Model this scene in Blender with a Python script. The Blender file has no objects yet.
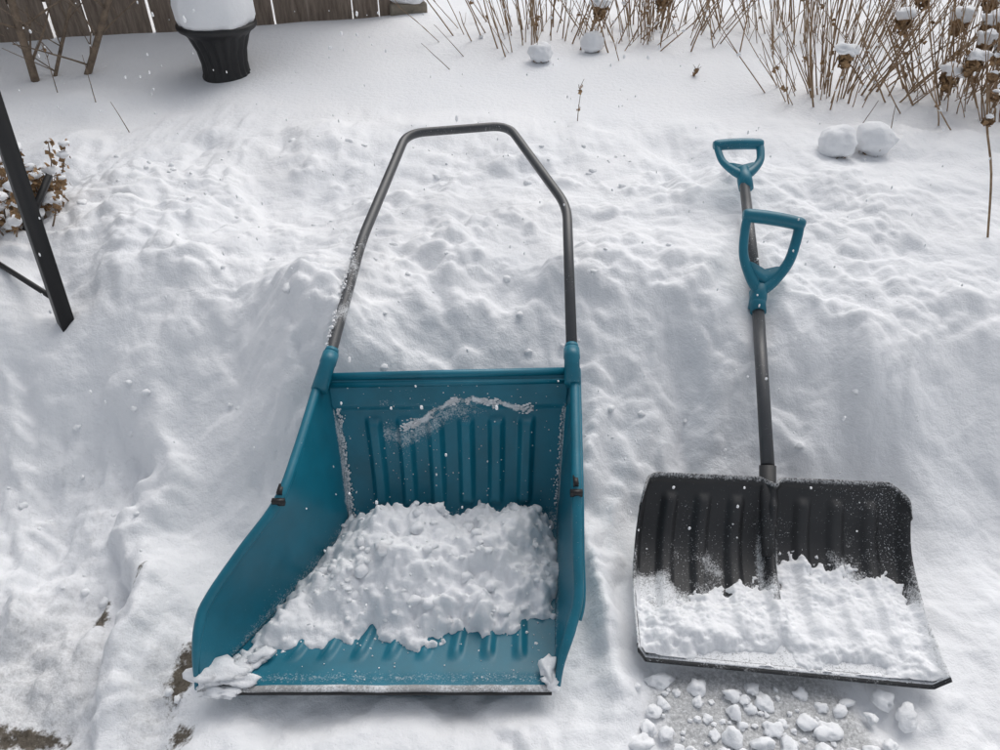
import bpy, math, random
from mathutils import Vector, Matrix, noise
random.seed(7)
S = bpy.context.scene
V = Vector

# ------------------------------------------------------------------ helpers
def sm(a, b, x):
    if a == b: return 0.0 if x < a else 1.0
    t = max(0.0, min(1.0, (x - a) / (b - a)))
    return t * t * (3 - 2 * t)
def lerp(a, b, t): return a + (b - a) * t
def fbm(x, y, z=0.0, o=4):
    return noise.fractal(V((x, y, z)), 1.0, 2.0, o)
def lump(x, y, z=0.0):
    d = noise.voronoi(V((x, y, z)))[0][0]
    return max(0.0, 1.0 - d * d * 1.6)
def gs(x, y, cx, cy, sx, sy): return math.exp(-((x - cx) / sx) ** 2 - ((y - cy) / sy) ** 2)
def polydist(x, y, poly):
    inside = False; best = 1e9; n = len(poly)
    for i in range(n):
        x1, y1 = poly[i]; x2, y2 = poly[(i + 1) % n]
        if (y1 > y) != (y2 > y):
            if x < (x2 - x1) * (y - y1) / (y2 - y1) + x1: inside = not inside
        dx, dy = x2 - x1, y2 - y1
        t = max(0, min(1, ((x - x1) * dx + (y - y1) * dy) / (dx * dx + dy * dy)))
        d = math.hypot(x - x1 - t * dx, y - y1 - t * dy)
        best = min(best, d)
    return best if inside else -best

class MB:
    def __init__(s): s.v = []; s.f = []; s.m = []
    def add(s, vs, fs, mat=0):
        o = len(s.v); s.v += [tuple(p) for p in vs]
        s.f += [tuple(i + o for i in f) for f in fs]; s.m += [mat] * len(fs)
    def tube(s, pts, rad, n=8, mat=0, cap=True, flat=1.0):
        pts = [V(p) for p in pts]; N = len(pts)
        if not hasattr(rad, '__len__'): rad = [rad] * N
        vs = []; fs = []
        t0 = (pts[1] - pts[0]).normalized()
        up = V((0, 0, 1)) if abs(t0.z) < 0.95 else V((1, 0, 0))
        a = t0.cross(up).normalized()
        for i in range(N):
            if i == 0: t = pts[1] - pts[0]
            elif i == N - 1: t = pts[-1] - pts[-2]
            else: t = (pts[i + 1] - pts[i]).normalized() + (pts[i] - pts[i - 1]).normalized()
            t.normalize()
            a = (a - t * a.dot(t)).normalized(); b = t.cross(a)
            for k in range(n):
                th = 2 * math.pi * k / n
                vs.append(pts[i] + (a * math.cos(th) + b * math.sin(th) * flat) * rad[i])
        for i in range(N - 1):
            for k in range(n):
                k2 = (k + 1) % n
                fs.append((i * n + k, i * n + k2, (i + 1) * n + k2, (i + 1) * n + k))
        if cap:
            fs.append(tuple(range(n - 1, -1, -1))); fs.append(tuple((N - 1) * n + k for k in range(n)))
        s.add(vs, fs, mat)
    def grid(s, fn, nu, nv, mat=0):
        vs = [fn(i / nu, j / nv) for j in range(nv + 1) for i in range(nu + 1)]
        fs = [(j * (nu + 1) + i, j * (nu + 1) + i + 1, (j + 1) * (nu + 1) + i + 1, (j + 1) * (nu + 1) + i)
              for j in range(nv) for i in range(nu)]
        s.add(vs, fs, mat)
    def box(s, c, sx, sy, sz, M=None, mat=0):
        M = M or Matrix.Identity(3)
        vs = [V(c) + M @ V((x * sx / 2, y * sy / 2, z * sz / 2)) for x in (-1, 1) for y in (-1, 1) for z in (-1, 1)]
        s.add(vs, [(0, 1, 3, 2), (4, 6, 7, 5), (0, 4, 5, 1), (2, 3, 7, 6), (0, 2, 6, 4), (1, 5, 7, 3)], mat)
    ICO = {}
    def blob(s, c, r, sc=(1, 1, 1), rough=0.25, sub=2, mat=0, seed=0.0, facet=0.0):
        if sub not in MB.ICO:
            import bmesh
            bm = bmesh.new(); bmesh.ops.create_icosphere(bm, subdivisions=sub, radius=1.0)
            MB.ICO[sub] = ([v.co.normalized() for v in bm.verts], [tuple(v.index for v in f.verts) for f in bm.faces]); bm.free()
        ns, fs = MB.ICO[sub]; vs = []
        planes = []
        if facet:
            rr = random.Random(seed)
            planes = [(V((rr.gauss(0, 1), rr.gauss(0, 1), rr.gauss(0, 1))).normalized(), rr.uniform(.50, .85)) for _ in range(8)]
        for n in ns:
            k = 1 + rough * noise.fractal(n * 1.3 + V((seed * 7.3, seed * 3.1, seed)), 1.0, 2.0, 3)
            for pn, pd in planes:
                q = n.dot(pn)
                if q > 0.01 and k * q > pd: k = lerp(k, pd / q, facet)
            vs.append((c[0] + n.x * r * sc[0] * k, c[1] + n.y * r * sc[1] * k, c[2] + n.z * r * sc[2] * k))
        s.add(vs, fs, mat)
    def obj(s, name, mats, parent=None, smooth=True):
        me = bpy.data.meshes.new(name); me.from_pydata(s.v, [], s.f); me.update()
        for m in mats: me.materials.append(m)
        for p, mi in zip(me.polygons, s.m): p.material_index = mi; p.use_smooth = smooth
        o = bpy.data.objects.new(name, me); S.collection.objects.link(o)
        if parent: o.parent = parent; o.location = -parent.location
        return o
def attr(o, name, vals):
    ca = o.data.color_attributes.new(name, 'FLOAT_COLOR', 'POINT'); buf = []
    for v in vals:
        if not hasattr(v, '__len__'): v = (v, 0)
        buf += [v[0], v[1], 0, 1]
    ca.data.foreach_set('color', buf)
def empty(name, loc):
    e = bpy.data.objects.new(name, None); e.location = loc; e.empty_display_size = 0.1
    S.collection.objects.link(e); return e
def solid(o, th, off=0.0):
    m = o.modifiers.new('s', 'SOLIDIFY'); m.thickness = th; m.offset = off; return m
def poly_at(pts, t):
    n = len(pts)
    for i in range(n - 1):
        if t <= pts[i + 1][0] or i == n - 2:
            t0, t1 = pts[i][0], pts[i + 1][0]; k = (t - t0) / (t1 - t0)
            p1, p2 = V(pts[i][1]), V(pts[i + 1][1])
            p0 = V(pts[i - 1][1]) if i > 0 else p1 * 2 - p2
            p3 = V(pts[i + 2][1]) if i < n - 2 else p2 * 2 - p1
            m1 = (p2 - p0) / 2; m2 = (p3 - p1) / 2
            if i > 0: m1 = (p2 - p0) * ((t1 - t0) / (t1 - pts[i - 1][0]))
            if i < n - 2: m2 = (p3 - p1) * ((t1 - t0) / (pts[i + 2][0] - t0))
            k2, k3 = k * k, k ** 3
            return p1 * (2 * k3 - 3 * k2 + 1) + m1 * (k3 - 2 * k2 + k) + p2 * (-2 * k3 + 3 * k2) + m2 * (k3 - k2)
def round_path(pts, r, seg=8):
    pts = [V(p) for p in pts]; out = [pts[0]]
    for i in range(1, len(pts) - 1):
        a = pts[i] + (pts[i - 1] - pts[i]).normalized() * r; b = pts[i] + (pts[i + 1] - pts[i]).normalized() * r
        for k in range(seg + 1):
            t = k / seg
            out.append(a * (1 - t) ** 2 + pts[i] * 2 * t * (1 - t) + b * t * t)
    out.append(pts[-1]); return out

# ------------------------------------------------------------------ materials
def mat(name):
    m = bpy.data.materials.new(name); m.use_nodes = True
    nt = m.node_tree; b = nt.nodes['Principled BSDF']
    return m, nt, b
def coords(nt):
    g = nt.nodes.new('ShaderNodeNewGeometry'); return g.outputs['Position']
def noisen(nt, scale, detail=4, rough=0.6, pos=None):
    n = nt.nodes.new('ShaderNodeTexNoise'); n.inputs['Scale'].default_value = scale
    n.inputs['Detail'].default_value = detail; n.inputs['Roughness'].default_value = rough
    nt.links.new(pos or coords(nt), n.inputs['Vector']); return n.outputs['Fac']
def ramp(nt, src, stops):
    r = nt.nodes.new('ShaderNodeValToRGB'); e = r.color_ramp.elements
    while len(e) < len(stops): e.new(0.5)
    for el, (p, c) in zip(e, stops):
        el.position = p; el.color = (c[0], c[1], c[2], 1) if hasattr(c, '__len__') else (c, c, c, 1)
    nt.links.new(src, r.inputs['Fac']); return r.outputs['Color']
def mixc(nt, fac, a, b):
    m = nt.nodes.new('ShaderNodeMix'); m.data_type = 'RGBA'
    for s, i in ((fac, 0), (a, 6), (b, 7)):
        if hasattr(s, 'links'): nt.links.new(s, m.inputs[i])
        else: m.inputs[i].default_value = s if i == 0 else (s[0], s[1], s[2], 1)
    return m.outputs[2]
def math_(nt, op, a, b=0.0):
    m = nt.nodes.new('ShaderNodeMath'); m.operation = op
    for s, i in ((a, 0), (b, 1)):
        if hasattr(s, 'links'): nt.links.new(s, m.inputs[i])
        else: m.inputs[i].default_value = s
    return m.outputs[0]
def bump(nt, b, h, dist, strength=1.0):
    n = nt.nodes.new('ShaderNodeBump'); n.inputs['Distance'].default_value = dist; n.inputs['Strength'].default_value = strength
    nt.links.new(h, n.inputs['Height']); nt.links.new(n.outputs[0], b.inputs['Normal'])
def attrn(nt, name):
    at = nt.nodes.new('ShaderNodeAttribute'); at.attribute_name = name
    sep = nt.nodes.new('ShaderNodeSeparateColor'); nt.links.new(at.outputs['Color'], sep.inputs[0]); return sep.outputs

def snow_mat(name, ground=False):
    m, nt, b = mat(name)
    pos = coords(nt)
    a = noisen(nt, 2.2, 4, 0.6, pos)
    col = ramp(nt, a, [(0.3, (0.83, 0.846, 0.872)), (0.7, (0.872, 0.880, 0.896))])
    n1 = noisen(nt, 48, 5, 0.65, pos); n2 = noisen(nt, 330, 2, 0.7, pos)
    h = math_(nt, 'ADD', n1, math_(nt, 'MULTIPLY', n2, 0.22))
    b.inputs['Roughness'].default_value = 0.75
    b.inputs['Specular IOR Level'].default_value = 0.15
    if ground:
        sep = attrn(nt, 'dirt_shade')
        nz = noisen(nt, 45, 6, 0.75, pos)
        f = math_(nt, 'SUBTRACT', math_(nt, 'ADD', sep[0], nz), 0.95)
        f = ramp(nt, f, [(0.0, 0.0), (0.16, 1.0)])
        dirtc = ramp(nt, noisen(nt, 70, 6, 0.8, pos), [(0.3, (0.05, 0.042, 0.032)), (0.6, (0.15, 0.13, 0.105)), (0.75, (0.45, 0.44, 0.42))])
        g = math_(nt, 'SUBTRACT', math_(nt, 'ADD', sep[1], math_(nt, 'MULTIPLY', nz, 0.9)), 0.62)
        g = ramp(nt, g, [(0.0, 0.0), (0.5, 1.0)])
        ice_shade_c = ramp(nt, noisen(nt, 130, 5, 0.8, pos), [(0.3, (0.26, 0.265, 0.27)), (0.5, (0.48, 0.485, 0.49)), (0.68, (0.78, 0.79, 0.80))])  # grey of icy paving, also used for the shade painted on trench snow
        col = mixc(nt, g, col, ice_shade_c)
        col = mixc(nt, f, col, dirtc)
    nt.links.new(col, b.inputs['Base Color'])
    bump(nt, b, h, 0.0068 if ground else .006, 0.75)
    if not ground:
        b.inputs['Subsurface Weight'].default_value = .35
        b.inputs['Subsurface Radius'].default_value = (1, 1, 1)
        b.inputs['Subsurface Scale'].default_value = .008
    return m
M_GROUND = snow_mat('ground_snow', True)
M_SNOW = snow_mat('fresh_snow')

def plastic(name, c, rough, dust=0.35, var=.15):
    m, nt, b = mat(name); pos = coords(nt)
    n = noisen(nt, 9, 5, 0.6, pos)
    col = mixc(nt, ramp(nt, n, [(0.35, 0), (0.7, 1)]), tuple(x * (1 - var) for x in c), tuple(min(1, x * (1 + var) + 0.002) for x in c))
    gr = noisen(nt, 300, 3, 0.6, pos); big = noisen(nt, 6, 3, 0.5, pos)
    if dust > 0:
        f = math_(nt, 'ADD', gr, math_(nt, 'MULTIPLY', big, 0.35))
        f = ramp(nt, f, [(0.93 - dust * 0.1, 0), (0.98 - dust * 0.1, 0.85)])
        col = mixc(nt, f, col, (0.8, 0.82, 0.85))
    fr = attrn(nt, 'frost')
    g2 = noisen(nt, 90, 6, 0.8, pos)
    f = math_(nt, 'SUBTRACT', math_(nt, 'ADD', fr[0], math_(nt, 'MULTIPLY', math_(nt, 'ADD', gr, g2), 0.55)), 0.83)
    f = ramp(nt, f, [(0.0, 0.0), (0.26, 0.95)])
    col = mixc(nt, f, col, (0.84, 0.855, 0.875))
    nt.links.new(col, b.inputs['Base Color'])
    r = nt.nodes.new('ShaderNodeMapRange'); nt.links.new(n, r.inputs[0])
    r.inputs[3].default_value = rough - 0.08; r.inputs[4].default_value = rough + 0.12
    r2 = nt.nodes.new('ShaderNodeMix'); nt.links.new(f, r2.inputs[0]); nt.links.new(r.outputs[0], r2.inputs[2]); r2.inputs[3].default_value = .8
    nt.links.new(r2.outputs[0], b.inputs['Roughness'])
    bump(nt, b, math_(nt, 'ADD', math_(nt, 'MULTIPLY', gr, .3), f), 0.0015, 0.6)
    return m
M_TEAL = plastic('teal_plastic', (0.004, 0.150, 0.222), 0.38, .25)
M_BLACK = plastic('black_plastic', (0.024, 0.025, 0.027), 0.52, dust=0.75)
M_BLACK2 = plastic('black_plain_plastic', (0.010, 0.010, 0.011), 0.45, dust=0.0)
M_STEEL = plastic('dark_painted_steel', (0.060, 0.063, 0.068), 0.36, dust=0.75)
M_STRIP = plastic('metal_wear_strip', (0.30, 0.30, 0.30), 0.4, dust=0.9)

def bark(name, c1, c2, sc=60):
    m, nt, b = mat(name)
    col = ramp(nt, noisen(nt, sc, 5, 0.7), [(0.3, c1), (0.7, c2)])
    nt.links.new(col, b.inputs['Base Color']); b.inputs['Roughness'].default_value = 0.85; return m
M_STEM = bark('dry_stem', (0.15, 0.09, 0.05), (0.38, 0.27, 0.17), 25)
M_BARK = bark('sapling_bark', (0.10, 0.075, 0.055), (0.28, 0.21, 0.15), 30)
M_LEAF = bark('dead_leaf', (0.12, 0.065, 0.03), (0.42, 0.27, 0.14), 40)
M_WOOD, nt, b = mat('weathered_wood')
mp = nt.nodes.new('ShaderNodeMapping'); mp.inputs['Scale'].default_value = (14, 14, 1.5)
nt.links.new(coords(nt), mp.inputs[0])
w = noisen(nt, 4, 6, 0.7, mp.outputs[0])
nt.links.new(ramp(nt, w, [(0.3, (0.12, 0.09, 0.07)), (0.55, (0.24, 0.19, 0.15)), (0.75, (0.36, 0.30, 0.25))]), b.inputs['Base Color'])
b.inputs['Roughness'].default_value = 0.85; bump(nt, b, w, 0.01, 0.6)
M_STONE = bark('edging_stone', (0.16, 0.14, 0.11), (0.32, 0.28, 0.22), 20)

# ------------------------------------------------------------------ ground
SCOOP = [(-.60, .80), (.12, .80), (.16, 1.05), (.16, 1.30), (-.40, 1.30), (-.50, 1.05)]
BLADE = [(.29, .88), (.91, .82), (.96, 1.24), (.35, 1.28)]
SH_A = V((.644, 1.29, .215)); SH_C = V((.761, 2.235, .545))
def pave(x, y): return sm(.25, .8, math.exp(-((x - .54 + .25 * (y - .76)) / .235) ** 4 - ((y - .74) / .17) ** 4))
def gh(x, y):
    z = sm(1.16, 1.95, y) * 0.43 + sm(2.0, 4.2, y) * 0.09
    far = sm(2.55, 3.3, y + 0.3 * fbm(x * .8, y * .8, 5))
    z += 0.055 * fbm(x * 0.55, y * 0.6, 1.0, 3) * (0.4 + sm(1.5, 5, y)) * (1 - sm(9, 30, abs(x) + y) * .2)
    near = 1 - far
    wx = x + 0.06 * fbm(x * 4, y * 4, 9); wy = y + 0.06 * fbm(x * 4, y * 4, 19)
    rg = .32 + .68 * sm(-.3, .3, fbm(x * 1.5, y * 1.5, 3, 2))
    z += near * 0.055 * fbm(wx * 2.3, wy * 2.3, 2.0, 2)
    z += near * (.35 + .65 * rg) * 0.026 * fbm(wx * 6, wy * 6, 7.0, 5)
    z += near * rg * 0.019 * lump(wx * 9, wy * 9, 0.3)
    z += near * rg * 0.010 * lump(wx * 24, wy * 24, 4.3)
    z += far * (0.008 * fbm(x * 2.5, y * 2.5, 8, 2))
    cl = sm(1.45, 1.8, y) * (1 - sm(2.5, 3.0, y)) * (1 - sm(.6, 1.3, x)) * sm(-2.0, -1.3, x)
    if cl > 0:
        k = sm(-.15, .3, fbm(x * 4, y * 4, 33, 3))
        z += cl * k * (0.026 * lump(x * 13, y * 13, 7) + 0.011 * fbm(x * 18, y * 18, 6, 3))
    # bank burying the left handle limb: broad, broken shoulder
    m = gs(x, y, -.48 + .03 * fbm(y * 6, 3, 3), 1.62, .16, .20)
    z += m * (0.215 + .05 * fbm(x * 9, y * 9, 61, 4) + .02 * lump(x * 18, y * 18, 5))
    # walked trench on the left with a broken bank edge
    e = -0.87 - .22 * (y - 1.06) + 0.06 * fbm(y * 6, x * 3, 1, 4)
    tr = (1 - sm(e - .06, e, x)) * (1 - sm(1.40, 1.75, y))
    z -= tr * (0.105 + .03 * fbm(x * 14, y * 4, 12, 4))
    z += tr * 0.028 * lump(x * 9, y * 6, 3) * sm(-.2, .2, fbm(x * 3, y * 3, 40, 2))
    z += tr * 0.010 * lump(x * 26, y * 20, 9)
    e2 = -1.12 - .30 * (y - 1.1) + 0.05 * fbm(y * 6, x * 3, 31, 4)
    z += .075 * (1 - sm(e2 - .05, e2, x)) * (1 - sm(1.45, 1.8, y)) * sm(.9, 1.05, y)
    z += 0.045 * math.exp(-((x - e - .05) / .05) ** 2) * (1 - sm(1.4, 1.8, y)) * sm(.85, 1.0, y) * (1 + .6 * fbm(x * 8, y * 8, 71, 3))
    # rut beside the scoop
    z -= 0.05 * gs(x, y, -.71, .84, .07, .16)
    z += (0.02 * lump(x * 20, y * 20, 8)) * gs(x, y, -.78, .85, .10, .2)
    z -= 0.05 * gs(x, y, -1.27, 1.85, .13, .13)
    # ridge between the tools, hollow beside the shovel shaft
    z += (0.06 + .03 * fbm(x * 9, y * 9, 81, 4)) * math.exp(-((x - .225 - .03 * math.sin(y * 9)) / .04) ** 2) * sm(.6, .95, y) * (1 - sm(1.4, 1.8, y))
    z += 0.06 * gs(x, y, 1.02, 1.55, .16, .2)
    z -= 0.08 * gs(x, y, .93, 1.40, .10, .13)
    z -= 0.05 * gs(x, y, .50, 1.5, .05, .22)
    z += 0.06 * gs(x, y, -1.25, 3.95, .55, .3)
    if .4 < x < 1.0 and 1.2 < y < 2.5:
        t = max(0, min(1, (y - SH_A.y) / (SH_C.y - SH_A.y))); sx = lerp(SH_A.x, SH_C.x, t); sz = lerp(SH_A.z, SH_C.z, t)
        d = abs(x - sx); k = 1 - sm(.02, .09, d)
        z = lerp(z, min(z, sz - .018), k)
    for P, top in ((SCOOP, 0.015), (BLADE, 0.015)):
        if -1.2 < x < 1.4 and .5 < y < 1.6:
            d = polydist(x, y, P)
            k = sm(-0.07, 0.0, d)
            if k > 0: z = lerp(z, min(z, top), k)
    if y < 1.1: z = lerp(z, 0.004 * fbm(x * 20, y * 20), pave(x, y))
    return z
def dirt_shade_f(x, y):
    d = max(gs(x, y, -.68, .88, .045, .11), gs(x, y, -.64, .74, .05, .05) * .9, gs(x, y, -.96, 1.06, .03, .07) * .95, gs(x, y, -1.02, .78, .16, .035) * 1.0, gs(x, y, -.84, 1.10, .02, .06) * .8, gs(x, y, -.88, .98, .02, .03) * .8)
    ice_shade = pave(x, y) * .72
    ice_shade = max(ice_shade, .46 * gs(x, y, -1.02, .90, .24, .26), .4 * gs(x, y, -.72, .82, .08, .2), .2 * gs(x, y, -1.1, 1.3, .3, .3))  # shade over the left trench, painted into the snow colour as grey
    return d * .74, ice_shade
def axis(lo, hi, step, outer, n_out):
    core = []; v = lo
    while v < hi: core.append(v); v += step
    core.append(hi)
    def tail(n, s0, ext):
        lo_, hi_ = 1.0, 3.0
        for _ in range(50):
            r = (lo_ + hi_) / 2
            if s0 * (r ** n - 1) / (r - 1 + 1e-9) > ext: hi_ = r
            else: lo_ = r
        o = []; a = 0; s = s0
        for k in range(n): a += s; s *= r; o.append(a)
        return o
    L = tail(n_out, step, outer + lo); R = tail(n_out, step, outer - hi)
    return [lo - d for d in reversed(L)] + core + [hi + d for d in R]
xs = axis(-1.5, 1.5, 0.0078, 70, 70)
ys = axis(0.6, 2.4, 0.0070, 70, 110)
mb = MB(); nx = len(xs); ny = len(ys)
mb.v = [(x, y, gh(x, y)) for y in ys for x in xs]
mb.f = [(j * nx + i, j * nx + i + 1, (j + 1) * nx + i + 1, (j + 1) * nx + i) for j in range(ny - 1) for i in range(nx - 1)]
mb.m = [0] * len(mb.f)
ground = mb.obj('snowy_ground', [M_GROUND])
attr(ground, 'dirt_shade', [dirt_shade_f(v[0], v[1]) if abs(v[0]) < 2 and .3 < v[1] < 2 else 0.0 for v in mb.v])

# ------------------------------------------------------------------ sleigh shovel
sl = empty('sleigh_shovel', (-.22, 1.1, .05))
Lp = [(0, (-.606, .806, .062)), (.25, (-.49, 1.02, .046)), (.48, (-.392, 1.19, .05)), (.58, (-.374, 1.245, .09)), (1, (-.402, 1.385, .405))]
Rp = [(0, (.111, .806, .062)), (.25, (.127, 1.02, .046)), (.48, (.140, 1.205, .05)), (.58, (.144, 1.26, .09)), (1, (.160, 1.392, .405))]
def trap(p, w=.5, e=.16):
    p = p % 1.0; d = abs(p - .5)
    return 1 - sm(w / 2 - e / 2, w / 2 + e / 2, d)
def pan(u, t):
    a = poly_at(Lp, t); b_ = poly_at(Rp, t); p = a.lerp(b_, u)
    k = sm(.0, 1, min(1, max(0, (t - .42) / .2)))
    n = V((0, 0, 1)).lerp(V((0, -.92, .39)), k)
    q = (u - .5)
    back = sm(.60, .63, t) * (1 - sm(.865, .89, t)) * (1 - sm(.40, .41, abs(q)))
    r = trap((u - .10) / .80 * 6, .42, .20)
    p += n * (0.017 * r * back)
    fl = sm(.07, .11, t) * (1 - sm(.42, .5, t)) * (1 - sm(.44, .45, abs(q)))
    r2 = trap((u - .05) / .9 * 9 + t * 1.2, .30, .26)
    p += n * (0.008 * r2 * fl)
    p += V((0, -.92, .39)) * (0.010 * sm(.905, .925, t))
    p += n * (0.006 * (1 - sm(.0, .05, t)))
    return p
def snowline(u):
    k = (u - .27) / .58
    return .862 + .068 * sm(0, .45, k) - .010 * math.sin(k * 9) - .02 * sm(.85, 1, k) + .012 * fbm(u * 12, 4, 4, 3)
def panfrost(u, t):
    f = 0
    if .2 < u < .92:
        tc = snowline(u)
        w = .010 + .008 * sm(-.3, .4, fbm(u * 9, 1, 8))
        f = .66 * math.exp(-((t - tc) / w) ** 2) * sm(.26, .32, u) * (1 - sm(.82, .88, u)) * (.55 + .45 * sm(-.3, .05, fbm(u * 15, 3, 3)))
        f = max(f, .36 * math.exp(-((t - tc + .03) / .05) ** 2) * (1 - sm(.5, .9, u)))
        f = max(f, .30 * gs(u, t, .2, .93, .12, .02))
    f = max(f, .50 * math.exp(-(u / .030) ** 2) * sm(.5, .58, t) * (1 - sm(.85, .95, t)))
    f = max(f, .40 * math.exp(-((1 - u) / .022) ** 2) * sm(.5, .58, t) * (1 - sm(.9, .97, t)))
    f = max(f, .35 * math.exp(-((t - .55) / .06) ** 2))
    f = max(f, .28 * math.exp(-((t - .03) / .03) ** 2))
    return f
mb = MB(); mb.grid(pan, 260, 200)
o = mb.obj('scoop_pan', [M_TEAL], sl); attr(o, 'frost', [panfrost(i / 260, j / 200) for j in range(201) for i in range(261)]); solid(o, .004, -1)
LT = [(0, (-.606, .806, .066)), (.05, (-.603, .832, .122)), (.10, (-.600, .870, .165)), (.16, (-.592, .912, .193)), (.34, (-.526, .995, .262)), (.46, (-.458, 1.066, .328)), (.6, (-.436, 1.17, .362)), (1, (-.411, 1.394, .425))]
RT = [(0, (.111, .806, .066)), (.05, (.118, .835, .115)), (.12, (.138, .885, .155)), (.20, (.154, .93, .190)), (.34, (.155, 1.01, .255)), (.46, (.156, 1.09, .325)), (.6, (.160, 1.19, .360)), (1, (.170, 1.415, .425))]
for nm, B, T, sg in (('side_wall_a', Lp, LT, -1), ('side_wall_b', Rp, RT, 1)):
    def side(u, t):
        a = poly_at(B, t); b_ = poly_at(T, t); p = a.lerp(b_, u)
        p += V((sg, 0, 0)) * (.006 * math.sin(math.pi * u) * sm(0, .2, t))
        return p
    mb = MB(); mb.grid(side, 24, 120); o = mb.obj(nm, [M_TEAL], sl)
    attr(o, 'frost', [max(.5 * math.exp(-(i / 24 / .09) ** 2) * sm(.55, .62, j / 120), .33 * math.exp(-(i / 24 / .25) ** 2) * (1 - sm(.5, .6, j / 120))) for j in range(121) for i in range(25)]); solid(o, .004, 0)
    mb = MB()
    path = [poly_at(T, i / 80) for i in range(81)]
    mb.tube([p + V((sg * .006, 0, 0)) for p in path], [.005 + .006 * sm(0, .12, i / 80) for i in range(81)], 10)
    mb.tube([p + V((sg * .017, 0, -.012)) for p in path[12:]], .005, 8)
    mb.obj(nm.replace('wall', 'rim'), [M_TEAL], sl)
mb = MB()
mb.tube([(-.425, 1.384, .412), (-.13, 1.392, .416), (.172, 1.400, .418)], .0095, 12, flat=1.0)
mb.tube([(-.420, 1.372, .398), (.167, 1.385, .400)], .0075, 8)
mb.grid(lambda u, t: V((lerp(-.418, .167, u), lerp(1.3735, 1.387, t) + .012 * u, lerp(.4035, .4185, t))), 20, 2)
mb.obj('top_flange', [M_TEAL], sl)
mb = MB()
mb.grid(lambda u, t: V((lerp(-.610, .115, u), .8 + .014 * t + .002 * fbm(u * 9, 0), .063 + .003 * math.sin(t * 3.14))), 60, 4)
o = mb.obj('wear_strip', [M_STRIP], sl); attr(o, 'frost', [.35 + .25 * fbm(i / 60 * 9, 3) for j in range(5) for i in range(61)]); solid(o, .006, 0)
mb = MB(); mb.tube([(-.60, .806, .052), (.105, .806, .052)], .006, 8); mb.obj('lip_edge', [M_BLACK2], sl)
hp = [(-.405, 1.40, .432), (-.371, 1.803, .545), (-.2935, 2.327, .645), (.0258, 2.398, .645), (.190, 1.974, .565), (.171, 1.425, .432)]
hpath = round_path([hp[0]] + [V(hp[0]).lerp(V(hp[1]), k / 20) for k in range(1, 17)] + hp[1:], .0001, 1)
hpath = [V(hp[0]).lerp(V(hp[1]), k / 24) for k in range(0, 20)] + round_path(hp, .060, 10)[1:]
mb = MB(); mb.tube(hpath, .0138, 14); o = mb.obj('handle_tube', [M_STEEL], sl)
attr(o, 'frost', [(.46 * sm(1.43, 1.5, v[1]) * (1 - sm(1.76, 1.88, v[1])) * (.6 + .8 * fbm(v[1] * 14, v[0] * 30, 5, 3)) if v[0] < -.2 else 0.0) for v in mb.v])
mb = MB()
for a, b_ in ((V((-.416, 1.34, .408)), V((-.401, 1.435, .443))), (V((.168, 1.36, .412)), V((.1715, 1.455, .442)))):
    mb.tube([a, a.lerp(b_, .7), a.lerp(b_, .72), b_], [.019, .018, .0195, .019], 14)
    mb.tube([b_, b_ + (b_ - a).normalized() * .012], [.0172, .016], 14)
mb.obj('handle_sockets', [M_TEAL], sl)
mb = MB()
for c in ((-.458, 1.062, .337), (.160, 1.088, .336)):
    mb.box(c, .026, .010, .014); mb.box((c[0], c[1] + .026, c[2] + .009), .011, .026, .010)
mb.obj('rim_clips', [M_BLACK2], sl)

def heap(name, poly, x0, x1, y0, y1, step, hf, parent, m=M_SNOW):
    mb = MB(); nx = int((x1 - x0) / step); ny = int((y1 - y0) / step)
    vs = []; ok = []
    for j in range(ny + 1):
        for i in range(nx + 1):
            x = x0 + i * step; y = y0 + j * step
            d = polydist(x, y, poly)
            z, k = hf(x, y, d); vs.append((x, y, z)); ok.append(k)
    fs = []
    for j in range(ny):
        for i in range(nx):
            q = (j * (nx + 1) + i, j * (nx + 1) + i + 1, (j + 1) * (nx + 1) + i + 1, (j + 1) * (nx + 1) + i)
            if all(ok[a] for a in q): fs.append(q)
    used = sorted({a for f in fs for a in f}); mp_ = {a: k for k, a in enumerate(used)}
    mb.add([vs[a] for a in used], [tuple(mp_[a] for a in f) for f in fs]); return mb.obj(name, [m], parent)
HP = [(-.560, .865), (-.50, .880), (-.43, .898), (-.37, .890), (-.325, .915), (-.29, .940), (-.24, .915), (-.19, .905), (-.152, .893), (-.11, .93), (-.075, .950), (-.043, .922), (.0, .955), (.04, .945), (.085, .98), (.120, .975), (.134, 1.09), (.144, 1.275), (-.05, 1.275), (-.20, 1.262), (-.385, 1.262), (-.41, 1.17), (-.47, 1.06), (-.535, .945)]
def hs(x, y, d):
    d2 = d + 0.024 * fbm(x * 12, y * 12, 2) + .014 * fbm(x * 48, y * 48, 2)
    wx = x + .03 * fbm(x * 10, y * 10, 4); wy = y + .03 * fbm(x * 10, y * 10, 14)
    ramp_ = sm(.0, .17, d2 * (1 + 1.8 * sm(1.10, 1.25, y)))
    h = .014 * sm(0, .018, d2) + .058 * ramp_
    k = sm(.0, .06, d2)
    h += k * (.036 * lump(wx * 9, wy * 9, 1) + .020 * lump(wx * 21, wy * 21, 2) * sm(-.2, .2, fbm(x * 8, y * 8, 50)) + .008 * lump(wx * 50, wy * 50, 3) + .034 * fbm(x * 5, y * 5, 3, 2) + .009 * fbm(x * 40, y * 40, 5, 5))
    h *= .70 + .42 * sm(-.5, -.1, x)
    return .048 + h - .014 * (1 - sm(-.010, .004, d2)), d > -.03 or d2 > -.012
heap('snow_load', HP, -.57, .146, .82, 1.275, .0042, hs, sl)
mb = MB()
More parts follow.
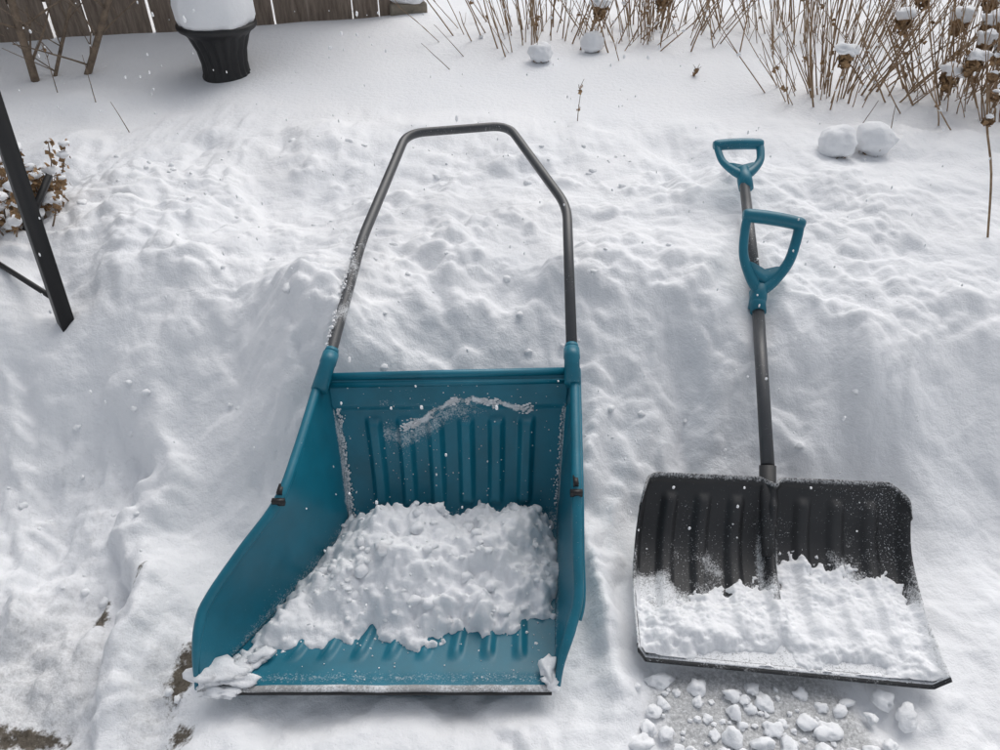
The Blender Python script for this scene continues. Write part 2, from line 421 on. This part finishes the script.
for i in range(150):
    x = random.uniform(-.45, .11); y = random.uniform(.93, 1.24); d = polydist(x, y, HP)
    if d < 0.02: continue
    z = hs(x, y, d)[0]; r = random.choice([.003, .004, .006, .009, .014]) * random.uniform(.8, 1.3)
    mb.blob((x, y, z - r * .05), r, (1.2, 1, .8), .7, 2, seed=i, facet=.5)
for i in range(60):
    x = random.uniform(-.5, .10); y = random.uniform(.86, .95)
    mb.blob((x, y, .052), random.uniform(.0015, .005), (1.2, 1, .7), .6, 2, seed=i)
mb.obj('snow_clods_in_scoop', [M_SNOW], sl)
mb = MB()
for (c, r, s_) in (((-.575, .832, .082), .03, (1.5, .8, .5)), ((-.53, .822, .074), .02, (1.6, .7, .5)), ((.098, .84, .080), .020, (.8, 1.3, .7)), ((-.50, .88, .066), .016, (1.4, 1, .6)), ((.105, .815, .076), .016, (1, 1, .6)), ((-.597, .82, .075), .02, (1, 1, .7)), ((-.56, .80, .064), .018, (1.8, .7, .5)), ((-.545, .86, .062), .022, (1.3, 1, .5)), ((-.52, .875, .060), .02, (1.6, 1, .5))):
    mb.blob(c, r, s_, .8, 3, seed=c[0] * 9)
mb.obj('snow_corner_clumps', [M_SNOW], sl)
mb = MB()
def wallpt(u, t, o=.001): return pan(u, t) + V((0, -.92, .39)) * o
for i in range(420):
    u = random.uniform(.28, .86); tc = snowline(u)
    w = .2 + .8 * sm(-.2, .2, fbm(u * 14, 2, 5))
    mb.blob(wallpt(u, tc + random.gauss(0, .008) * w), random.uniform(.0012, .0045) * w, (1.3, .7, .8), .5, 1, seed=i)
for i in range(200):
    t = random.uniform(.58, .93); p = poly_at(Lp, t) + V((.008 + abs(random.gauss(0, .005)), -.004, .0)); mb.blob(p, random.uniform(.001, .0038), (.8, .8, 1.2), .5, 1, seed=i)
for i in range(90):
    t = random.uniform(.60, .93); p = poly_at(Rp, t) + V((-.006 - abs(random.gauss(0, .003)), -.004, .0)); mb.blob(p, random.uniform(.001, .003), (.8, .8, 1.2), .5, 1, seed=i)
for i in range(170):
    p = wallpt(random.random(), random.uniform(.56, .99)); mb.blob(p, random.uniform(.0006, .0020), (1, 1, 1), .4, 1, seed=i)
for i in range(110):
    p = pan(random.random(), random.uniform(.02, .35)) + V((0, 0, .001)); mb.blob(p, random.uniform(.0008, .0022), (1, 1, .7), .4, 1, seed=i)
for i in range(420):
    t = random.random(); p = V((-.403, 1.445, .445)).lerp(V((-.3725, 1.79, .541)), t)
    if fbm(t * 7, 1, 1, 3) < -.15: continue
    r = random.uniform(.001, .0042); mb.blob(p + V((random.gauss(-.008, .004), random.gauss(0, .004), .005 + random.gauss(0, .004))), r, (1, 1.6, .7), .6, 1, seed=i)
mb.obj('clinging_snow', [M_SNOW], sl)

# ------------------------------------------------------------------ black snow shovel
sh = empty('snow_shovel', (.62, 1.05, .05))
BL = [(0, (.287, .890, .045)), (.4, (.300, 1.06, .042)), (.72, (.318, 1.19, .085)), (1, (.340, 1.285, .205))]
BR = [(0, (.912, .823, .045)), (.4, (.935, 1.00, .042)), (.72, (.948, 1.14, .085)), (1, (.955, 1.247, .205))]
def bln(t):
    k = sm(.3, 1, t); return V((0.08, 0, 1)).lerp(V((.08, -.85, .5)), k).normalized()
def bl(u, t):
    q = abs(u - .5) * 2
    c = max(0, (q - .86) / .14)
    tt = t * (1 - .10 * (1 - math.sqrt(max(0, 1 - c * c))))
    a = poly_at(BL, tt); b_ = poly_at(BR, tt)
    p = a.lerp(b_, u)
    n = bln(t)
    p += n * (.034 * sm(.92, 1.0, q) ** 1.3)
    r = trap(u * 8 + .5, .36, .24) * sm(.12, .22, t) * (1 - sm(.88, .93, t)) * (1 - sm(.86, .9, q))
    p += n * (.014 * r)
    p += n * (.022 * math.exp(-((u - .5) / .020) ** 2) * sm(.02, .3, t))
    p -= V((0, .6, .5)) * (.012 * (1 - sm(.0, .05, abs(u - .5))) * sm(.93, 1, t))
    p += V((0, -.3, .1)) * (.016 * sm(.955, .975, t))
    return p
def blfrost(u, t):
    q = abs(u - .5) * 2
    n = fbm(u * 7, t * 4, 60, 4)
    lim = lerp(.56, .66, sm(.5, .6, u)) + .26 * n
    f = .48 * (1 - sm(lim - .30, lim + .12, t))
    f = max(f, .30 * sm(.93, 1, q) * (1 - sm(.6, .9, t)))
    f = max(f, .30 * sm(.965, .99, t))
    f = max(f, .36 * math.exp(-((abs(u - .5) - .03) / .018) ** 2) * (1 - sm(.6, .95, t)))
    return f + .06
mb = MB(); mb.grid(bl, 240, 140); o = mb.obj('blade', [M_BLACK], sh); attr(o, 'frost', [blfrost(i / 240, j / 140) for j in range(141) for i in range(241)]); solid(o, .005, 0)
mb = MB(); mb.grid(lambda u, t: bl(u, 0) + V((0, -.008 + .018 * t, -.003 + .004 * t)), 60, 3)
o = mb.obj('wear_edge', [M_BLACK], sh); attr(o, 'frost', [.22 + .25 * fbm(i / 60 * 12, 3) for j in range(4) for i in range(61)]); solid(o, .003, 0)
A = V((.628, 1.12, .085)); Bm = V((.644, 1.29, .215)); C = SH_C
mb = MB(); mb.tube([A, A.lerp(Bm, .5) + V((0, 0, -.006)), Bm], [.016, .019, .020], 14)
mb.obj('socket', [M_BLACK], sh)
mid = V((.7125, 1.77, .388))
mb = MB(); mb.tube([Bm, Bm.lerp(mid, .5), mid], .0165, 14); mb.tube([mid, mid.lerp(C, .5), C], .0155, 14)
mb.obj('shaft', [M_STEEL], sh)
def grip(name, base, top, xdir, w, parent, rb=.018, ra=.0145):
    ya = (top - base); L = ya.length; ya.normalize()
    xa = (xdir - ya * xdir.dot(ya)).normalized()
    P = lambda x, y: base + xa * x + ya * y
    mb = MB()
    for sgn in (1, -1):
        pp = [P(0, L * .04), P(-sgn * w * .20, L * .20), P(-sgn * w * .40, L * .48), P(-sgn * w * .46, L * .8), P(-sgn * w * .46, L)]
        pts = [poly_at([(i / 4, q) for i, q in enumerate(pp)], k / 24) for k in range(25)]
        mb.tube(pts, [lerp(.019, ra, sm(0, .6, k / 24)) for k in range(25)], 12, flat=.8)
    bar = [P(lerp(-w * .54, w * .54, k / 28), L + .004 * math.cos((k / 28 - .5) * 3)) for k in range(29)]
    mb.tube(bar, [(rb + .001 * math.sin(math.pi * k / 28)) * (1 if 1 < k < 27 else (.93 if 0 < k < 28 else .75)) for k in range(29)], 16)
    nrm = xa.cross(ya)
    web = lambda o: [P(-w * .10, L * .06) + nrm * o, P(w * .10, L * .06) + nrm * o, P(w * .36, L * .42) + nrm * o, P(w * .2, L * .40) + nrm * o, P(0, L * .34) + nrm * o, P(-w * .2, L * .40) + nrm * o, P(-w * .36, L * .42) + nrm * o]
    mb.add(web(.007) + web(-.007), [tuple(range(7)), tuple(range(13, 6, -1))] + [(i, i + 7, (i + 1) % 7 + 7, (i + 1) % 7) for i in range(7)])
    mb.tube([base - ya * .045, base - ya * .01, base + ya * .03], [.022, .023, .019], 14)
    return mb.obj(name, [M_TEAL], parent)
grip('end_grip', C + V((0, -.01, 0)), V((.757, 2.330, .607)), V((1, 0, 0)), .145, sh, .0165, .0125)
grip('middle_grip', mid + V((.002, .0, .012)), V((.748, 1.878, .570)), V((1, .0, .05)), .155, sh)
mb = MB(); d = (Bm - mid).normalized()
mb.tube([mid - d * .02, mid + d * .05], .0215, 14)
mb.obj('grip_clamp', [M_TEAL], sh)
BP = [(.270, .86), (.60, .840), (.93, .80), (.96, .97), (.91, 1.08), (.84, 1.08), (.74, 1.11), (.66, 1.14), (.63, 1.04), (.60, 1.10), (.53, 1.04), (.45, 1.05), (.38, 1.03), (.290, 1.05)]
# snow lying on the blade: a skin that follows the blade surface and sinks into it where bare
NU, NV_ = 260, 150
vs = []; ok = []
for j in range(NV_ + 1):
    for i in range(NU + 1):
        u = .008 + .984 * i / NU; t = .008 + .77 * j / NV_
        p = bl(u, t); x, y = p.x, p.y; d = polydist(x, y, BP)
        c = abs(u - .5)
        d2 = d + .034 * fbm(x * 11, y * 11, 21) + .028 * fbm(x * 42, y * 42, 22, 5)
        d2 -= .035 * math.exp(-(c / .018) ** 2)
        d2 -= .075 * gs(x, y, .53, .885, .13, .025) + .07 * gs(x, y, .76, .862, .10, .018) + .03 * gs(x, y, .75, .99, .05, .03)
        h = (.014 * sm(0, .09, d2) + .008 * lump(x * 14, y * 14, 5) * sm(0, .06, d2) + .008 * fbm(x * 20, y * 20, 6) * sm(0, .04, d2))
        h *= 1.0 + .9 * gs(x, y, .38, .95, .1, .06)
        h *= sm(-.01, .06, t) * .8 + .2
        h += lerp(-.006, .0065, sm(-.014, .012, d2))
        h *= 1 if h < 0 else (1 - sm(.955, 1, c * 2) * .8)
        vs.append(p + bln(t) * h); ok.append(h > -.0055)
fs = []
for j in range(NV_):
    for i in range(NU):
        q = (j * (NU + 1) + i, j * (NU + 1) + i + 1, (j + 1) * (NU + 1) + i + 1, (j + 1) * (NU + 1) + i)
        if all(ok[a_] for a_ in q): fs.append(q)
used = sorted({a_ for f in fs for a_ in f}); mp_ = {a_: k for k, a_ in enumerate(used)}
mb = MB(); mb.add([vs[a_] for a_ in used], [tuple(mp_[a_] for a_ in f) for f in fs]); mb.obj('snow_on_blade', [M_SNOW], sh)
mb = MB()
for i in range(1900):
    u, t = random.random(), random.uniform(0.0, .97)
    w = math.exp(-(max(0, t - .46) / .18) ** 2)
    if random.random() > w * .8 + .06: continue
    mb.blob(bl(u, t) + V((0, -.001, .001)), random.uniform(.0006, .0019) * (1 if random.random() < .93 else 1.8), (1, 1, .8), .5, 1, seed=i)
mb.obj('snow_grains', [M_SNOW], sh)

# ------------------------------------------------------------------ snow chunks
mb = MB(); placed = []
for i in range(700):
    x = random.uniform(.27, .86); y = random.uniform(.66, .865 - (x - .3) * .09)
    if random.random() > gs(x, y, .50, .77, .20, .12) + .03: continue
    r = random.choice([.006, .011, .015, .019, .023, .027]) * random.uniform(.8, 1.2)
    if any(math.hypot(x - a, y - b_) < (r + c) * .86 for a, b_, c in placed): continue
    placed.append((x, y, r))
    mb.blob((x, y, max(gh(x, y), 0) + r * .2), r, (random.uniform(.85, 1.4), random.uniform(.8, 1.2), random.uniform(.5, .8)), .75, 3, seed=i, facet=.65)
mb.obj('snow_chunks', [M_SNOW])
mb = MB()
for i in range(300):
    x = random.uniform(-1.6, 1.0); y = random.uniform(.8, 2.7)
    if polydist(x, y, SCOOP) > -.03 or polydist(x, y, BLADE) > -.03: continue
    if random.random() > sm(-.2, .4, fbm(x * 2, y * 2, 77)) : continue
    r = random.choice([.005, .007, .009, .013]) * random.uniform(.7, 1.2)
    mb.blob((x, y, gh(x, y) + r * .05), r, (random.uniform(.8, 1.4), random.uniform(.8, 1.3), .75), .7, 2, seed=i * 1.7, facet=.5)
mb.obj('snow_clods', [M_SNOW])

# ------------------------------------------------------------------ planter
px, py = -1.235, 3.52; pz = gh(px, py) - .03; pl = empty('planter', (px, py, pz)); K = .90
prof = [(.080, 0), (.118, .0), (.120, .03), (.108, .05), (.106, .09), (.115, .15), (.140, .215), (.158, .235), (.182, .25), (.190, .262), (.188, .275), (.165, .28), (.150, .26)]
mb = MB(); n = 96; vs = []; fs = []
for k, (r, z) in enumerate(prof):
    for i in range(n):
        a = 2 * math.pi * i / n
        fl = (0.006 * math.cos(a * 18)) if 3 <= k <= 6 else 0
        vs.append((px + K * (r + fl) * math.cos(a), py + K * (r + fl) * math.sin(a), pz + z * K))
for k in range(len(prof) - 1):
    for i in range(n): fs.append((k * n + i, k * n + (i + 1) % n, (k + 1) * n + (i + 1) % n, (k + 1) * n + i))
mb.add(vs, fs); mb.obj('urn', [M_BLACK2], pl)
mb = MB(); vs = []; fs = []
cap = [(.160, .270), (.178, .278), (.186, .30), (.180, .36), (.168, .42), (.145, .475), (.10, .51), (.05, .525), (.001, .53)]
for k, (r, z) in enumerate(cap):
    for i in range(n):
        a = 2 * math.pi * i / n; w = 1 + .07 * fbm(math.cos(a) * 1.5, math.sin(a) * 1.5, z * 6, 3)
        vs.append((px + K * r * w * math.cos(a), py + K * r * w * math.sin(a), pz + K * z))
for k in range(len(cap) - 1):
    for i in range(n): fs.append((k * n + i, k * n + (i + 1) % n, (k + 1) * n + (i + 1) % n, (k + 1) * n + i))
mb.add(vs, fs); mb.obj('snow_cap', [M_SNOW], pl)

# ------------------------------------------------------------------ fence
fe = empty('wooden_fence', (-2.4, 3.85, .5))
a = V((-7.0, 2.30, 0)); b_ = V((-.60, 4.36, 0)); dr = (b_ - a).normalized(); L = (b_ - a).length
R = Matrix.Rotation(math.atan2(dr.y, dr.x), 3, 'Z')
mb = MB(); s_ = 0
while s_ < L:
    w = .135 + random.uniform(-.01, .012); c = a + dr * (s_ + w / 2)
    Rr = R @ Matrix.Rotation(random.uniform(-.012, .012), 3, 'Y')
    mb.box((c.x + random.uniform(-.004, .004), c.y + random.uniform(-.006, .006), 1.15 + random.uniform(-.02, .02)), w, .02, 1.7, Rr)
    s_ += w + .006
mb.obj('boards', [M_WOOD], fe, smooth=False)
mb = MB(); nv = V((-dr.y, dr.x, 0))
for z in (.75, 1.75):
    c = (a + b_) / 2 + nv * .035; mb.box((c.x, c.y, z), L, .04, .09, R)
mb.obj('rails', [M_WOOD], fe, smooth=False)
st = MB(); st.box((-.50, 4.40, .53), .20, .12, .14, R); e = empty('edging_block', (-.5, 4.40, .5)); o = st.obj('block', [M_STONE], e, False)
bv = o.modifiers.new('b', 'BEVEL'); bv.width = .012; bv.segments = 2
st = MB(); st.blob((-.50, 4.40, .63), .11, (1.05, .7, .45), .2, 3, seed=3); st.obj('snow_cap', [M_SNOW], e)

# ------------------------------------------------------------------ plants
def stem(mb, p, az, lean, L, r, bend=.15, mat=0, seg=7, r1=.5):
    p = V(p); pts = [p.copy()]
    d = V((math.cos(az) * math.sin(lean), math.sin(az) * math.sin(lean), math.cos(lean)))
    for i in range(seg):
        d = (d + V((random.gauss(0, bend * .35), random.gauss(0, bend * .35), random.gauss(0, bend * .15)))).normalized()
        p = p + d * (L / seg); pts.append(p.copy())
    mb.tube(pts, [r * lerp(1, r1, i / seg) for i in range(seg + 1)], 6, mat)
    return pts
def leafball(mb, c, R_, n, mat=1, s=.012):
    for i in range(n):
        d = V((random.gauss(0, 1), random.gauss(0, 1), random.gauss(0, 1))).normalized()
        p = V(c) + d * R_ * random.uniform(.4, 1) ** .5
        u = d.cross(V((random.random(), random.random(), random.random()))).normalized(); w = (u.cross(d) + d * random.uniform(-.6, .6)).normalized()
        k = s * random.uniform(.6, 1.3)
        mb.add([p - u * k, p + w * k * .8, p + u * k, p - w * k * .8 + d * k * .4], [(0, 1, 2, 3)], mat)
def clump(name, cx, cy, rx, ry, n, Lr, lean, heads=0, twigs=.5, rr=(.0016, .0040), headL=(.2, .42)):
    e = empty(name, (cx, cy, gh(cx, cy))); mb = MB(); sn = MB(); hb = MB()
    for i in range(n + heads):
        x = cx + random.gauss(0, rx * .55); y = cy + random.gauss(0, ry * .55)
        ox = (x - cx) / rx; az = math.atan2((y - cy) * .5, (x - cx)) + random.gauss(0, .5)
        ln = min(.75, abs(ox) * lean + abs(random.gauss(0, .12)))
        head = i >= n
        pts = stem(mb, (x, y, gh(x, y) - .03), az, ln, random.uniform(*(headL if head else Lr)), random.uniform(*rr), .13)
        for k in range(2, 7):
            if random.random() < twigs * .35:
                stem(mb, pts[k], az + random.gauss(0, 1), random.uniform(.3, .8), random.uniform(.05, .16), .0014, .2, seg=4)
        if random.random() < .3:
            k = random.choice((1, 2, 3, 4)); sn.blob(pts[k] + V((0, 0, .004)), random.uniform(.004, .012), (1.2, 1.2, .8), .5, 1, seed=i)
        if random.random() < .25: leafball(hb, random.choice(pts[2:]), .012, 6, 0, .009)
        if head:
            t = pts[-1]; R_ = random.uniform(.028, .042)
            leafball(hb, t, R_, 150, 0, .010)
            leafball(hb, t - V((random.uniform(-.01, .01), 0, R_ * .8)), R_ * .8, 50, 0, .011)
            sn.blob(t + V((random.uniform(-.006, .006), 0, R_ * .75)), R_ * random.uniform(.75, 1.15), (1.15, 1.15, random.uniform(.5, .9)), .5, 3, seed=t.x)
    mb.obj('stems', [M_STEM], e)
    if hb.v: hb.obj('dried_flowers', [M_LEAF], e, False)
    if sn.v: sn.obj('snow_tufts', [M_SNOW], e)
    return e
clump('dry_perennial_plant', .22, 3.95, .40, .25, 84, (.2, .55), .6, 1)
clump('dry_perennial_plant', .78, 4.05, .35, .25, 80, (.25, .6), .55, 2)
clump('dry_hydrangea_plant', 1.42, 3.20, .26, .16, 70, (.25, .65), .75, 5)
clump('dry_hydrangea_plant', 1.95, 3.20, .30, .2, 100, (.3, .75), .75, 8)
clump('dry_hydrangea_plant', 2.02, 2.88, .20, .15, 46, (.3, .7), .6, 4)
clump('dry_hydrangea_plant', 1.75, 4.15, .7, .3, 115, (.4, .8), .4, 7)
def head_at(name, x, y, r):
    e = empty(name, (x, y, gh(x, y))); z = gh(x, y); mb = MB(); stem(mb, (x + .03, y + .03, z - .02), 2.5, .3, .04 + r * .5, .002, .1)
    leafball(mb, (x, y + .004, z + r * .5), r * .88, 130, 1, .009); mb.obj('flower', [M_STEM, M_LEAF], e, False)
    s2 = MB(); s2.blob((x - .004, y - .002, z + r * .78), r, (1.05, 1, .84), .2, 4, seed=x * 5); s2.obj('snow_cap', [M_SNOW], e)
head_at('snow_capped_flower_head', 1.34, 2.63, .068); head_at('snow_capped_flower_head', 1.19, 2.59, .064)
head_at('snow_capped_flower_head', .19, 3.62, .052); head_at('snow_capped_flower_head', .44, 3.75, .055)
e = empty('leaning_hydrangea_stem', (1.48, 2.05, .45)); mb = MB(); sn = MB()
p = [(1.485, 2.05, gh(1.485, 2.05) - .02), (1.455, 2.12, .60), (1.435, 2.20, .72), (1.43, 2.25, .82), (1.44, 2.29, .91)]
mb.tube([poly_at([(i / 4, q) for i, q in enumerate(p)], k / 16) for k in range(17)], .0032, 6)
for q in ((1.435, 2.20, .73), (1.45, 2.24, .79), (1.43, 2.25, .84), (1.44, 2.28, .88), (1.45, 2.29, .93)):
    leafball(mb, q, .016, 26, 1, .010); sn.blob((q[0], q[1], q[2] + .012), .009, (1.2, 1.2, .7), .4, 2, seed=q[2] * 9)
mb.obj('stem', [M_STEM, M_LEAF], e, False); sn.obj('snow_tufts', [M_SNOW], e)
def twig(x, y, L, az=1.5, ln=.2, n=4):
    e = empty('twig', (x, y, gh(x, y))); mb = MB(); pts = stem(mb, (x, y, gh(x, y) - .02), az, ln, L, .002, .1)
    for k in range(n):
        q = random.choice(pts[3:]); stem(mb, q, random.uniform(0, 6.28), .7, .03, .0015, .1, seg=3); leafball(mb, q, .008, 4, 1, .007)
    mb.obj('stem', [M_BARK, M_LEAF], e, False)
twig(.305, 2.95, .15); twig(-1.42, 2.85, .14, 2.8, .35, 0); twig(-.20, 3.5, .2, 2.8, .9, 0); twig(-.15, 3.65, .22, 2.8, .8, 0); twig(.84, 3.42, .05, 0, .4, 8)
twig(-1.85, 3.2, .22, 1.6, .1, 3); twig(-1.65, 3.1, .2, 2, .3, 0); twig(1.33, 2.78, .14, .2, .5, 0); twig(1.45, 2.75, .12, 1.2, .3, 0)
def sapling(x, y, L, az, ln, r):
    e = empty('sapling_tree', (x, y, gh(x, y))); mb = MB(); pts = stem(mb, (x, y, gh(x, y) - .08), az, ln, L, r, .05, seg=9)
    for k in range(1, 9):
        for _ in range(2):
            q = stem(mb, pts[k], random.uniform(0, 6.28), random.uniform(.6, 1.1), random.uniform(.2, .5), r * .3, .12, seg=6)
            stem(mb, q[3], random.uniform(0, 6.28), .8, .15, r * .15, .12, seg=4)
    mb.obj('branches', [M_BARK], e)
sapling(-2.02, 3.35, 1.3, 1.2, .06, .018); sapling(-1.88, 3.45, 1.2, .1, .55, .016); sapling(-2.3, 3.4, 1.1, 2, .15, .012); sapling(-2.0, 3.4, 1.0, .6, .5, .009)
# black garden obelisk on the left
e = empty('garden_obelisk', (-1.2, 1.8, .4)); mb = MB()
def pole(a, b_, r): mb.tube([a, b_], r, 4)
pole((-1.205, 1.73, .30), (-1.205, 1.86, 1.35), .026)
pole((-1.50, 1.98, .33), (-1.36, 2.16, .58), .012)
pole((-1.20, 1.74, .39), (-1.47, 1.90, .45), .009)
pole((-1.55, 1.93, .30), (-1.46, 1.89, 1.30), .015)
mb.obj('legs', [M_BLACK2], e)
e = empty('dead_shrub', (-1.45, 2.1, .45)); mb = MB(); sn = MB()
for i in range(48):
    x = -1.47 + random.uniform(-.12, .10); y = 2.14 + random.uniform(-.12, .12)
    pts = stem(mb, (x, y, gh(x, y) - .03), random.uniform(0, 6.28), random.uniform(.1, .7), random.uniform(.10, .30), .003, .2)
    for q in pts[3:]:
        leafball(mb, q, .018, 6, 1, .010)
        if random.random() < .4: sn.blob(q + V((0, 0, .008)), random.uniform(.008, .022), (1.2, 1.2, .7), .5, 2, seed=i)
mb.obj('twigs', [M_BARK, M_LEAF], e, False); sn.obj('snow_tufts', [M_SNOW], e)

mb = MB()
for i in range(900):
    y = random.uniform(.9, 4.0); x = random.uniform(-.75, .75) * y; z = random.uniform(.05, 1.5)
    if math.hypot(x, y) < .9 or (y < 1.2 and z > .8): continue
    r = random.uniform(.0013, .0032)
    mb.blob((x, y, z), r, (1, 1, random.uniform(1, 2.4)), .4, 1, seed=i)
mb.obj('falling_snow', [M_SNOW])

# ------------------------------------------------------------------ light & camera
W = bpy.data.worlds.new('World'); S.world = W; W.use_nodes = True; nt = W.node_tree
bg = nt.nodes['Background']; sky = nt.nodes.new('ShaderNodeTexSky'); sky.sky_type = 'NISHITA'; sky.sun_disc = False
EL, AZ = 52, 25
sky.sun_elevation = math.radians(EL); sky.sun_rotation = math.radians(AZ); sky.dust_density = 4; sky.air_density = 1.2
hsv = nt.nodes.new('ShaderNodeHueSaturation'); hsv.inputs['Saturation'].default_value = .32
nt.links.new(sky.outputs[0], hsv.inputs['Color']); nt.links.new(hsv.outputs[0], bg.inputs[0]); bg.inputs[1].default_value = .135
sd = bpy.data.lights.new('sun', 'SUN'); sd.energy = .78; sd.angle = math.radians(55); sd.color = (1, .98, .955)
so = bpy.data.objects.new('sun', sd); S.collection.objects.link(so)
d = V((math.sin(math.radians(AZ)) * math.cos(math.radians(EL)), math.cos(math.radians(AZ)) * math.cos(math.radians(EL)), math.sin(math.radians(EL))))
so.rotation_euler = (-d).to_track_quat('-Z', 'Y').to_euler(); so.location = d * 20
S.view_settings.view_transform = 'Standard'; S.view_settings.look = 'None'; S.view_settings.exposure = 0
cd = bpy.data.cameras.new('camera'); cd.sensor_width = 36; cd.lens = 27.04; cd.clip_end = 500; cd.clip_start = .05
co = bpy.data.objects.new('camera', cd); S.collection.objects.link(co); co.location = (0, 0, 1.5); co.rotation_euler = (math.radians(52), 0, 0)
S.camera = co
